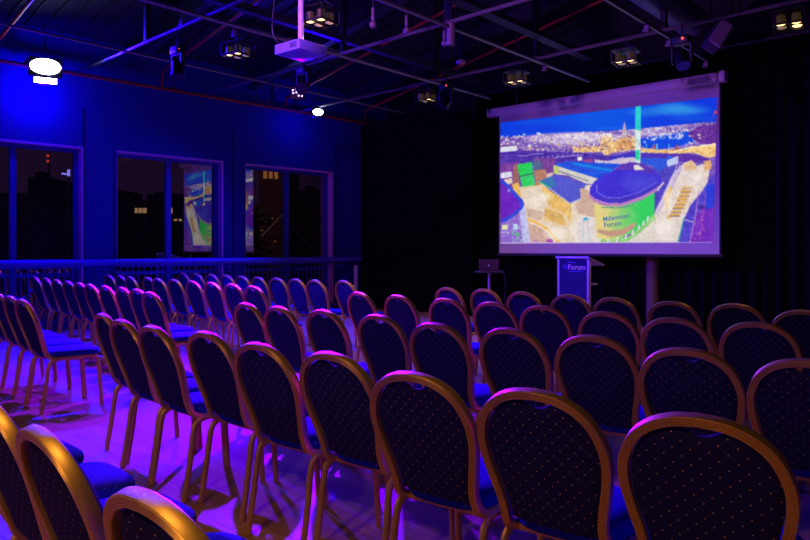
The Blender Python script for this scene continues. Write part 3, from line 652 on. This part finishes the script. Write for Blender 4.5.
# ------------------------------------------------------------------ laptop on its stand
TY = 9.5; c0 = at_y(489, 271, TY); tz = c0.z; tt = thing('laptop_stand', 'dark small-topped high stand under the laptop, left of the screen', 'stand', (c0.x, TY, 0), math.radians(36))
MB().box((-.24, -.17, tz-.03), (.24, .17, tz), bev=.01).done('stand_top', M['darksteel'], tt, True)
MB().cyl((0, 0, .02), (0, 0, tz-.03), .022).done('pole', M['lecedge'], tt, True)
MB().cyl((0, 0, 0), (0, 0, .02), .2, .18, 20).done('base', M['darksteel'], tt, True)
lp = thing('laptop', 'open grey laptop with a round pale lid mark, on the high stand', 'laptop', (c0.x-.0, TY, tz+.001), math.radians(36))
MB().box((-.165, -.10, 0), (.165, .12, .018), bev=.005).done('keyboard_base', M['laptop'], lp)
R = Matrix.Translation((0, -.10, .018)) @ Matrix.Rotation(math.radians(12), 4, 'X')
MB().box((-.165, -.004, 0), (.165, .004, .185), R, bev=.003).done('lid', M['laptop'], lp)
MB().cyl((0, -.1235, .095), (0, -.131, .0965), .013, n=12).done('lid_mark', M['white'], lp)
a1 = at_y(500, 271.5, TY); pts = cat_rom([(a1.x-.10, TY, tz+.012), (a1.x, TY, tz+.012), (a1.x+.07, TY, tz-.02), (a1.x+.11, TY, tz-.16), (a1.x+.10, TY, tz-.45), (a1.x+.07, TY, .3), (a1.x+.05, TY, .01)], 4)
tag(MB().tube(pts, .007, 6).done('power_cable', M['darksteel'], None, True), 'dark cable hanging from the laptop down to the floor', 'cable')

# ------------------------------------------------------------------ pale column under the screen
p = at_y(652.5, 300, 11.17); cm = thing('column', 'pale round column standing behind the lower edge of the screen', 'column', (p.x, 11.17, 0))
MB().cyl((0, 0, .06), (0, 0, 3.0), .098, n=28).done('shaft', M['column'], cm, True)
MB().cyl((0, 0, 0), (0, 0, .06), .125, .115, n=28).done('base', M['column'], cm, True)
z_ = at_y(650, 259.5, 11.07).z; MB().box((-.055, -.102, z_-.012), (.01, -.085, z_+.008)).done('label_plate', M['red'], cm)

# ------------------------------------------------------------------ roof steel and pipes
YS = [-1.9, .55, 3.0, 5.45, 7.9, 10.35]
nm = ['dark sloping rafter behind the camera end of the roof', 'dark sloping rafter, second from the camera end', 'dark sloping roof rafter above the left picture edge', 'dark sloping roof rafter above the middle window', 'dark sloping roof rafter above the hanging projector beams', 'dark sloping roof rafter nearest the stage curtain']
for y, lb in zip(YS, nm):
    if y < 0: continue
    r = MB(); A_ = Vector((XW+.02, y, roofz(XW)-.17)); B_ = Vector((XR-.02, y, roofz(XR)-.17))
    r.bar(A_, B_, .02, .28); r.bar(A_+Vector((0, 0, .14)), B_+Vector((0, 0, .14)), .15, .02); r.bar(A_-Vector((0, 0, .14)), B_-Vector((0, 0, .14)), .15, .02)
    tag(r.done('roof_rafter', M['rafter']), lb, 'rafter', 'sloping roof rafters')
for k, x in enumerate((-10.2, -8.0, -5.8, -3.6, -1.4)):
    r = MB(); r.box((x-.05, YR+.05, roofz(x)-.05), (x+.05, YB-.05, roofz(x)+.02))
    tag(r.done('roof_purlin', M['rafter']), 'dark straight roof purlin, %s from the window wall' % ['first', 'second', 'third', 'fourth', 'fifth'][k], 'purlin', 'roof purlins')
ZP = 4.10; PR = .026
def pdir(px, py): return at_h(px, py, ZP)
VD = Vector((math.sin(math.radians(-3.6)), math.cos(math.radians(-3.6)), 0))
def long_pipe(px, py, yend, label, back=9.0, r=PR, m='steel', z=ZP):
    p = at_h(px, py, z); k = (yend-p.y)/VD.y; e_ = p+VD*k; s_ = p-VD*back
    k2 = max(0, (YR+.3-s_.y)/VD.y); s_ = s_+VD*k2
    return tag(MB().cyl(s_, e_, r, n=10).done('lighting_pipe', M[m], None, True), label, 'pipe', 'overhead lighting pipes'), s_, e_
long_pipe(664, 34, 10.6, 'steel lighting pipe above the screen, rightmost of the long ceiling pipes')
_, pa0, pa1 = long_pipe(536, 60.7, 10.6, 'steel lighting pipe over the middle of the room, ending left of the screen top')
_, pc0, pc1 = long_pipe(420, 78.5, 10.5, 'steel lighting pipe running past the hanging projector')
long_pipe(300, 90, 10.4, 'thin steel pipe nearest the window wall above the flood lights', r=.02)
YD = 8.95; YE = 6.75; YF = 4.5
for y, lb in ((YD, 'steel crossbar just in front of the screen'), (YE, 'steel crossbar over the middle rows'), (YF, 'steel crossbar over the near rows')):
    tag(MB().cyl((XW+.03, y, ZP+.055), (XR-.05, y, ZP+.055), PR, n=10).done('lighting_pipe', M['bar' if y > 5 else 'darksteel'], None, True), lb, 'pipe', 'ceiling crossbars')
# cable tray following the middle pipe
tg = MB(); o_ = Vector((0, 0, .30)); dv = Vector((.10, 0, 0))
tg.bar(pa0+o_+dv, pa1+o_+dv-VD*.2, .16, .012)
for s in (-1, 1): tg.bar(pa0+o_+dv+Vector((s*.08, 0, .03)), pa1+o_+dv-VD*.2+Vector((s*.08, 0, .03)), .01, .07)
tag(tg.done('cable_tray', M['darksteel']), 'shallow grey cable tray above the middle lighting pipe', 'cable tray')
tg = MB(); tg.bar(pc0+o_-dv, pc1+o_-dv-VD*.2, .10, .10); tag(tg.done('service_beam', M['rafter']), 'dark square beam above the lighting pipe by the projector', 'beam')
def onpipe(px, py): p = at_h(px, py, ZP+.03); return p
for px, py, lb in ((536, 61, 'black hanger post over the middle pipe crossing left of the screen'), (664, 34, 'black hanger post over the pipe crossing above the screen'), (436, 82, 'black hanger post over the pipe crossing above the small lamp cluster'),
                   (343, 58, 'black hanger post behind the projector'), (449, 26, 'black hanger post at the top edge near the cylinder lamp'), (147, 48, 'black hanger post above the middle window')):
    p = onpipe(px, py); tag(MB().box((p.x-.035, p.y-.035, ZP+.09), (p.x+.035, p.y+.035, roofz(p.x)-.01)).done('hanger_post', M['black']), lb, 'hanger post', 'black hanger posts')
# red sprinkler pipes
ZR = 4.12; xr = XW+.22
wp = thing('sprinkler_main', 'red sprinkler pipe running along the window wall under the roof', 'pipe', (xr, 0, ZR))
MB().cyl((0, YR+.1, 0), (0, 10.95, 0), .032, n=10).done('pipe', M['red'], wp, True)
for px in (26, 175, 269, 345):
    y = at_x(px, 100, xr).y; MB().cyl((0, y-.03, 0), (0, y+.03, 0), .045, n=10).cyl((0, y, 0), (0, y, .10), .02, n=8).done('coupling', M['red'], wp, True)
for (px, py, ex), lb in zip(((365, 111, -3.0), (286, 98, -4.5), (162, 72, -6.0), (20, 55, -8)), ('red sprinkler branch rising above the screen from the wall corner', 'red sprinkler branch rising behind the projector', 'red sprinkler branch rising from above the middle window', 'red sprinkler branch above the leftmost window')):
    y = at_x(px, 115, xr).y if px > 100 else 3.3; z0 = at_x(px, py, xr).z if px > 100 else 4.36
    pts = [(xr, y, ZR+.02), (xr, y, z0), (xr+.25, y, z0+.05), (ex+3, y, z0+.05+SL*(ex+3-xr-.25))]
    tag(MB().tube(pts, .026, 8).done('sprinkler_branch', M['red'], None, True), lb, 'pipe', 'red sprinkler branches')
# round duct
dk = thing('air_duct', 'large round metal air duct high above the right of the screen', 'duct')
d0 = at_h(661, 0, 4.62); d1 = d0+VD*((10.35-d0.y)/VD.y); d2 = d0-VD*7
MB().cyl(d2, d1, .21, n=28).done('duct_tube', M['duct'], dk, True)
for k in range(6):
    c = d1-VD*(.15+k*2.2); MB().cyl(c-VD*.025, c+VD*.025, .225, n=28).done('duct_collar', M['duct'], dk, True)
    MB().box((c.x-.012, c.y+.05, c.z+.2), (c.x+.012, c.y+.07, roofz(c.x)-.01)).done('duct_strap', M['darksteel'], dk)

# ------------------------------------------------------------------ ceiling fittings
def par_cluster(px, py, h, label, on=(1, 1, 1, 1), rz=.2, place=None):
    p = Vector(place) if place else at_h(px, py, h); h = p.z; g = 'hanging lamp clusters'
    t = thing('lamp_cluster', label, 'ceiling light', p, rz, g); t.scale = (.8, .8, .8)
    f = MB(); f.box((-.20, -.20, .17), (.20, .20, .185))
    for s in ((-1, -1), (-1, 1), (1, -1), (1, 1)): f.box((s[0]*.19-.01, s[1]*.19-.01, -.02), (s[0]*.19+.01, s[1]*.19+.01, .17))
    for s in (-1, 1): f.box((-.2, s*.19-.01, -.03), (.2, s*.19+.01, -.005)); f.box((s*.19-.01, -.18, -.03), (s*.19+.01, .18, -.005))
    f.box((-.01, -.18, -.03), (.01, .18, -.005)); f.done('cage', M['black'], t)
    k = 0
    for sx in (-1, 1):
        for sy in (-1, 1):
            lm = MB().cyl((sx*.095, sy*.095, .0), (sx*.095, sy*.095, .02), .066, .06, 18).cyl((sx*.095, sy*.095, .02), (sx*.095, sy*.095, .12), .06, .055, 18).done('lamp', M['brass'], t, True)
            MB().cyl((sx*.095, sy*.095, -.012), (sx*.095, sy*.095, .0), .044, .064, 18).done('lamp_glow', M['bulb'] if on[k] else M['bulbdim'], lm, True); k += 1
    c = MB(); top = max(.3, ZP+.02-h)
    for sx in (-1, 1):
        for sy in (-1, 1): c.cyl((sx*.18, sy*.18, .18), (0, sy*.1, top), .004, n=5)
    top = top; c.cyl((0, -.1, top), (0, -.1, (roofz(p.x)-h)/.8), .004, n=5); c.cyl((0, .1, top), (0, .1, (roofz(p.x)-h)/.8), .004, n=5)
    c.done('chain', M['darksteel'], t)
    return p
CL = [(238, 55, 3.85, 'lamp cluster hanging left of the projector with two lamps glowing', (1, 0, 1, 0), 60),
      (320, 22, 3.80, 'lamp cluster hanging right behind the projector near the top edge', (1, 0, 1, 0), 60),
      (427, 100, 3.85, 'small dim lamp cluster hanging left of the screen over the dark curtain', (0, 0, 1, 0), 60),
      (517, 82, 3.82, 'lamp cluster hanging just above the left end of the screen casing', (1, 0, 1, 0), 60),
      (626, 62, 3.82, 'lamp cluster hanging over the middle of the screen with four lamps glowing', (1, 0, 1, 0), 60),
      (789, 25, 3.82, 'bright lamp cluster hanging at the upper right corner', (1, 0, 1, 1), 60)]
def spot(loc, to, col, power, ang, blend=.5, size=.08, name='spot'):
    l = bpy.data.lights.new(name, 'SPOT'); l.color = col; l.energy = power; l.spot_size = math.radians(ang); l.spot_blend = blend; l.shadow_soft_size = size
    o = bpy.data.objects.new(name, l); COL.objects.link(o); o.location = loc; d = Vector(to)-Vector(loc); o.rotation_euler = d.to_track_quat('-Z', 'Y').to_euler(); return o
WARM = (1, .50, .12)
for px, py, h, lb, on, pw in CL:
    p = par_cluster(px, py, h, lb, on); spot(p-Vector((0, 0, .06)), p-Vector((0, 0, 3)), WARM, pw, 112, .6, .12, 'cluster_light')
# two more clusters over the audience, above the frame
for (x, y), lb, pw in (((-.6, -2.2), 'lamp cluster behind the nearest chairs, above the frame', 170), ((-5.6, .6), 'lamp cluster over the aisle at the left, above the frame', 24), ((-2.0, .35), 'lamp cluster over the nearest lower left chairs, above the frame', 110)):
    par_cluster(0, 0, 0, lb, place=(x, y, 3.9))
    spot((x, y, 3.80), (x-(.9 if y < 0 else 0), y+(3.6 if y < 0 else .1), 0), WARM, pw, 62 if x == -2.0 else 110, .8, .12, 'cluster_light')

# flood lights at the window wall
def flood(px, py, X, label, wdt, hgt, double):
    p = at_x(px, py, X); t = thing('flood_light', label, 'flood light', p, 0, 'blue flood lights'); 
    t.rotation_euler = (0, 0, math.atan2(-p.y, -p.x))     # faces the seats
    MB().box((-.14, -wdt/2-.02, -hgt/2-.02), (-.01, wdt/2+.02, hgt/2+.02), bev=.01).done('housing', M['black'], t)
    MB().sph((-.004, 0, 0), 1, (.022, wdt/2, hgt/2), 24).done('lens', M['flood'], t)
    if double:
        MB().box((-.12, -wdt*.38, -hgt/2-.14), (-.01, wdt*.38, -hgt/2-.04), bev=.005).done('lower_housing', M['black'], t)
        MB().box((-.012, -wdt*.36, -hgt/2-.13), (-.002, wdt*.36, -hgt/2-.05)).done('lower_lens', M['flood'], t)
    y = MB(); y.bar((-.08, -wdt/2-.035, 0), (-.08, -wdt/2-.035, .24), .02, .012, (0, 1, 0)); y.bar((-.08, wdt/2+.035, 0), (-.08, wdt/2+.035, .24), .02, .012, (0, 1, 0)); y.bar((-.08, -wdt/2-.035, .24), (-.08, wdt/2+.035, .24), .03, .012); y.cyl((-.08, 0, .24), (-.08, 0, .46), .012); y.done('yoke', M['black'], t)
    return p
F1 = flood(45.5, 66.5, -11.35, 'wide glaring blue-white flood light high on the wall above the leftmost window', .42, .24, True)
F2 = flood(318, 112, -11.1, 'smaller glaring blue flood light above the right window', .20, .13, False)
spot(F1+Vector((.12, -.02, 0)), (-1.5, 2.8, -3.4), (.015, 0, 1), 3800, 136, .6, .12, 'flood_beam')
spot(F2+Vector((.12, -.10, 0)), (-4, 1.5, -2.6), (.015, 0, 1), 1800, 126, .6, .08, 'flood_beam')
def spill(p, col, e, r=.1):
    l = bpy.data.lights.new('flood_spill', 'POINT'); l.color = col; l.energy = e; l.shadow_soft_size = r
    o = bpy.data.objects.new('flood_spill', l); COL.objects.link(o); o.location = p
spill(F1+Vector((-.12, 0, -.34)), (.01, 0, 1), 75, .05); spill(F2+Vector((-.25, 0, -.16)), (.01, 0, 1), 16, .04)

# moving heads on the pipes
def head(px, py, h, label, aim, lens='lensdark', red=True):
    p = at_h(px, py, h); t = thing('moving_head', label, 'stage light', p, 0, 'moving head stage lights')
    MB().box((-.10, -.07, .10), (.10, .07, .20), bev=.015).done('base', M['black'], t, True)
    MB().cyl((0, 0, .20), (0, 0, ZP-h+.02), .015).done('clamp', M['darksteel'], t)
    y = MB(); 
    for s in (-1, 1): y.box((s*.12-.015, -.03, -.14), (s*.12+.015, .03, .11), bev=.008)
    y.box((-.12, -.03, .085), (.12, .03, .105)); y.done('yoke', M['black'], t)
    d = (Vector(aim)-p).normalized(); c = Vector((0, 0, -.10))
    MB().cyl(c-d*.11, c+d*.10, .075, .095, 18).done('head', M['black'], t, True)
    MB().cyl(c+d*.10, c+d*.108, .082, n=18).done('lens', M[lens], t)
    if red: 
        q = (Vector((0, 0, EYE))-p).normalized(); MB().sph((q.x*.10, q.y*.085, .15), .017).done('indicator', M['ledred'], t)
    return p+c+d*.12
H1 = head(178, 62, 3.78, 'black moving head lamp with a red light, above the middle window', (-7.5, 4.0, 0))
H2 = head(303, 80, 3.85, 'black moving head lamp with a red light, under the projector pipe', (-4, 1, 0))
H3 = head(446, 96, 3.80, 'black moving head lamp with a red light, on the pipe left of the screen', (-9, 6, 0))
H4 = head(682, 52, 3.78, 'moving head lamp with red light and blue lens, above the screen right', (-2.2, 7, 0), 'lensblue')
p = at_h(298, 93, 3.72); t = thing('led_panel', 'small cluster of violet-white LEDs between projector and smaller flood light', 'stage light', p, TH)
MB().box((-.12, .01, -.10), (.10, .05, .10), bev=.008).done('housing', M['black'], t)
for i, (dx, dz) in enumerate(((-.08, .045), (-.03, .06), (-.075, .0), (-.025, .01), (.03, .0), (.01, -.04), (.06, -.045), (.065, .005))):
    MB().sph((dx, .005, dz), .014).done('led', M['ledviolet'], t)
MB().cyl((0, .03, .1), (0, .03, ZP-3.72), .012).done('clamp', M['darksteel'], t)
VIO = (.15, .0, 1)
spot(H2, (-4.9, 1.9, 0), VIO, 5200, 62, .35, .05, 'moving_head_beam')
spot(H1, (-6.5, 2.6, 0), VIO, 1500, 74, .4, .05, 'moving_head_beam')
spot((-5.2, 2.3, 3.95), (-6.4, 10.6, 2.4), (.50, .12, 1), 560, 80, .6, .1, 'wash_light')

# projector on its pole
p = at_h(301, 50.5, 3.45); pj = thing('ceiling_projector', 'white ceiling projector hanging on a pole, underside showing', 'projector', p, math.radians(4))
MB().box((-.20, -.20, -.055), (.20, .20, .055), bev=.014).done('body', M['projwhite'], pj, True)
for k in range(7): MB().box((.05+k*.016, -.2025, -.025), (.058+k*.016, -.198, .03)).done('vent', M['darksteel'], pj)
MB().cyl((.0, .20, .0), (.0, .235, .0), .04, n=16).done('lens', M['dark'], pj, True)
MB().box((-.09, -.09, .055), (.09, .09, .085)).cyl((0, 0, .08), (0, 0, roofz(p.x)-p.z-.01), .032, n=14).done('pole', M['white'], pj, True)
c_ = cat_rom([(-.1, .1, .06), (-.22, .05, .18), (-.36, 0, .14), (-.42, -.05, .3), (-.38, -.05, .62)], 5); MB().tube(c_, .007, 5).done('cable', M['darksteel'], pj)

# loudspeaker, tilted, hung under the pipe
p = at_h(720.5, 33, 3.95); sp_ = thing('loudspeaker', 'slim tilted loudspeaker hanging below the pipe at upper right', 'loudspeaker', p, 0)
R = (Matrix.Rotation(TH, 4, 'Z') @ Matrix.Rotation(math.radians(38), 4, 'Y') @ Matrix.Rotation(math.radians(-25), 4, 'X'))
MB().box((-.09, -.0, -.23), (.09, .14, .23), R, bev=.01).done('cabinet', M['darksteel'], sp_, True)
MB().box((-.08, -.012, -.22), (.08, .0, .22), R).done('grille', M['speak'], sp_)
MB().box((-.02, .06, .2), (.02, .1, .26), R).cyl((.10, .10, .2), (.10, .10, roofz(p.x)-p.z), .012).done('bracket', M['black'], sp_)

# small pendants and sensors
def pend(name, px, py, h, parts, label, cat, top=None):
    p = at_h(px, py, h); t = thing(name, label, cat, p, 0, None); zt_ = (top if top else roofz(p.x))-h
    MB().cyl((0, 0, 0), (0, 0, zt_-.01), .007, n=6).done('rod', M['darksteel'], t)
    if parts == 'ball': MB().sph((0, 0, -.03), .045, (1, 1, .9)).done('head', M['fitting'], t, True); MB().cyl((0, 0, .01), (0, 0, .16), .02).done('neck', M['fitting'], t, True)
    if parts == 'dome': MB().sph((0, 0, 0), .07, (1, 1, .55), 14).done('dome', M['fitting'], t, True); MB().sph((0, 0, -.03), .035, (1, 1, .8)).done('eye', M['red'], t, True)
    if parts == 'can': MB().cyl((0, 0, -.18), (0, 0, .10), .055, n=16).done('can', M['fitting'], t, True)
    return t
pend('pendant_lamp', 373, 22, 3.9, 'ball', 'small round pendant on a rod at the top, right of the projector', 'pendant')
pend('pendant_lamp', 406.5, 28, 4.0, 'ball', 'small round pale fitting near the red pipe at the top centre', 'pendant')
pend('pendant_lamp', 444.5, 41, 4.0, 'ball', 'small round fitting just left of the cylinder lamp', 'pendant')
pend('heat_detector', 461, 62, 3.9, 'dome', 'domed detector hanging on a long thin rod above the small lamp cluster', 'detector')
pend('cylinder_lamp', 451, 31, 4.05, 'can', 'short violet-lit cylinder lamp on the middle pipe at top centre', 'ceiling light')
for (px, py, lb) in ((182, 22, 'small hook clamp under the crossbar above the middle window'), (234, 33, 'small clamp under the pipe left of the projector'), (277, 87, 'small clamp on the wall-side pipe left of the LED cluster'), (545, 68, 'small clamp on the middle pipe left of the screen top'), (647, 28, 'small clamp on the long pipe above the screen'), (669, 43, 'small clamp just left of the moving head above the screen'), (706, 64, 'small clamp at the end of the long pipe above the screen casing')):
    p = at_h(px, py, ZP-.06); t = MB(); t.box((-.03, -.02, -.02), (.03, .02, .03)); t.cyl((0, 0, .02), (0, 0, .09), .012, n=8); t.cyl((-.05, 0, -.02), (.02, 0, -.03), .018, n=8)
    o = t.done('pipe_clamp', M['fitting'], None); o.location = p; tag(o, lb, 'clamp', 'pipe clamps')

# ------------------------------------------------------------------ the city outside
struct(MB().box((-140, -60, -9.2), (XW-.4, 110, -9)).done('street_ground', M['slate']))
def block(px0, px1, pyt, dist, label, m='slate', depth=6, group='buildings outside the windows', lit=(), lm='winlit', extras=None):
    c_ = ray((px0+px1)/2, HZ); k = dist; L = ray(px0, pyt)*k; Rr = ray(px1, pyt)*k; wd = (Rr-L).length; z = EYE+(HZ-pyt)/FPX*k
    base = Vector(((L.x+Rr.x)/2, (L.y+Rr.y)/2, -9)); t = thing('building', label, 'building', base, TH, group)
    MB().box((-wd/2, 0, 0), (wd/2, depth, z+9)).done('walls', M[m], t)
    pxm = (px0+px1)/2
    def X_(px): return (px-pxm)/FPX*k
    def Z_(py): return EYE+(HZ-py)/FPX*k+9
    for a, b, c, d in lit: MB().box((X_(a), -.05, Z_(d)), (X_(b), .02, Z_(c))).done('window', M[lm], t)
    for e in (extras or ()):
        kind = e[0]
        if kind == 'chim': MB().box((X_(e[1]), .5, Z_(pyt)), (X_(e[2]), 2, Z_(e[3]))).done('chimney', M[m], t)
        if kind == 'mast':
            MB().cyl((X_(e[1]), 1, Z_(pyt)), (X_(e[1]), 1, Z_(e[2])), .06, n=6).done('mast', M[m], t)
            for yy in e[3]: MB().sph((X_(e[1]), .8, Z_(yy)), .11).done('beacon', M['ledred'], t)
        if kind == 'roof':
            b_ = MB(); vs_ = [(X_(e[1]), 0, Z_(pyt)), (X_(e[2]), 0, Z_(pyt)), (X_(e[3]), depth/2, Z_(e[4]))]
            A_ = b_.bm.verts.new(vs_[0]); B_ = b_.bm.verts.new(vs_[1]); C_ = b_.bm.verts.new(vs_[2]); D_ = b_.bm.verts.new((vs_[0][0], depth, vs_[0][2])); E_ = b_.bm.verts.new((vs_[1][0], depth, vs_[1][2]))
            for f in ((A_, B_, C_), (B_, E_, C_), (E_, D_, C_), (D_, A_, C_), (A_, D_, E_, B_)): b_.bm.faces.new(f)
            b_.done('roof', M[m], t)
block(-120, 30, 193, 46, 'long dark low building outside the left part of the leftmost window')
block(28, 45, 177, 60, 'dark tower with two red mast lights outside the leftmost window', extras=[('mast', 43, 153, (154.5, 160)), ('chim', 32, 39, 171)])
block(45, 112, 188, 52, 'dark stepped roofline outside the right of the leftmost window', extras=[('chim', 53, 58, 184), ('roof', 45, 112, 65, 184)])
block(112, 147, 200, 50, 'dark low building with a row of small yellow windows outside the middle window', lit=[(135, 137.6, 208, 213), (138.8, 142, 208, 213), (143, 146.6, 208, 213)], extras=[('chim', 124, 131, 195), ('chim', 118, 120, 193)])
block(147, 200, 194, 54, 'dark wide building with yellow windows outside the middle window', lit=[(152, 157.5, 208.5, 213), (168.5, 172.5, 208, 213.5), (174, 177, 219, 221), (179, 182, 219, 221)], extras=[('chim', 152, 156, 191)])
block(200, 262, 205, 56, 'dark building outside hidden mostly by the pillar between the windows')
block(259, 283, 150, 40, 'brick building with three glowing orange windows outside the right window', 'brick', lit=[(263.5, 267, 171, 178.5), (269, 272.6, 171, 178.5), (274.5, 278, 171, 179)], lm='winlit2')
block(282, 330, 190, 44, 'dark gabled building with a brick chimney outside the right window', extras=[('chim', 304, 311.5, 185), ('roof', 282, 330, 300, 189)])
# crane-like braces of a gable seen outside the right window
br_ = thing('outdoor_brace', 'pale inverted V brace outside the right window', 'brace', at_x(284.5, 214, -16.5)-Vector((0, 0, 0)))
o3 = at_x(284.5, 214, -16.5)
for q in (at_x(262, 237, -16.5), at_x(312, 250, -16.5)): MB().bar(Vector((0, 0, 0)), q-o3, .06, .06).done('strut', M['pale'], br_)
MB().box((-.04, -.04, -11), (.04, .04, 0)).done('post', M['slate'], br_)
q = at_x(68.5, 172, -34); ol = thing('reflected_glow', 'small blue-white glow imitating a room light reflected in the leftmost window', 'reflected glow', (q.x, q.y, -9))  # added glow on a mast, stands in for a reflection in the glass
MB().cyl((0, 0, 0), (0, 0, q.z+9), .05, n=8).done('mast', M['slate'], ol); MB().box((-.06, -.05, q.z+8.8), (.06, .06, q.z+9.12), bev=.03).done('glow_head', M['glowrefl'], ol); MB().box((-.04, -.3, q.z+8.86), (.04, -.1, q.z+8.94)).done('side_glow', M['glowrefl'], ol)
# tree with small yellow lights
tr_ = thing('lit_tree', 'dark small tree strung with yellow lights outside the right window', 'tree', (at_x(259, 215, -18.6).x, at_x(259, 215, -18.6).y, -9), 0)
MB().cyl((0, 0, 0), (0, 0, 10.2), .12, .05).done('trunk', M['slate'], tr_)
lf = MB(); rnd = random.Random(4)
for k in range(90):
    a_ = rnd.uniform(0, 6.28); rr_ = rnd.uniform(.1, .55); z_ = rnd.uniform(9.4, 11.6); lf.sph((rr_*math.cos(a_), rr_*math.sin(a_), z_), .1, (1, 1, .5), 6)
lf.done('foliage', M['slate'], tr_)
li = MB()
for k in range(11):
    a_ = rnd.uniform(0, 6.28); rr_ = rnd.uniform(.3, .62); li.sph((rr_*math.cos(a_), rr_*math.sin(a_), rnd.uniform(9.5, 11.6)), .022, n=6)
o_ = li.done('string_lights', M['winlit2'], tr_); o_['kind'] = 'stuff'

for q_, e_, c_ in ((at_x(285, 20, -18), 900, (1, .5, .25)), (at_x(150, 0, -30), 900, (.6, .35, .8))):  # unseen lights added above window view to brighten the buildings outside
    l_ = bpy.data.lights.new('outdoor_fill_light', 'POINT'); l_.color = c_; l_.energy = e_; l_.shadow_soft_size = .3
    o_ = bpy.data.objects.new('outdoor_fill_light', l_); COL.objects.link(o_); o_.location = q_
# ------------------------------------------------------------------ world: dim dusk sky
wd_ = bpy.data.worlds.new('night_sky'); sc.world = wd_; wd_.use_nodes = True
wd_.node_tree.nodes['Background'].inputs[0].default_value = (.030, .011, .045, 1); wd_.node_tree.nodes['Background'].inputs[1].default_value = 1.0

bpy.context.view_layer.update()
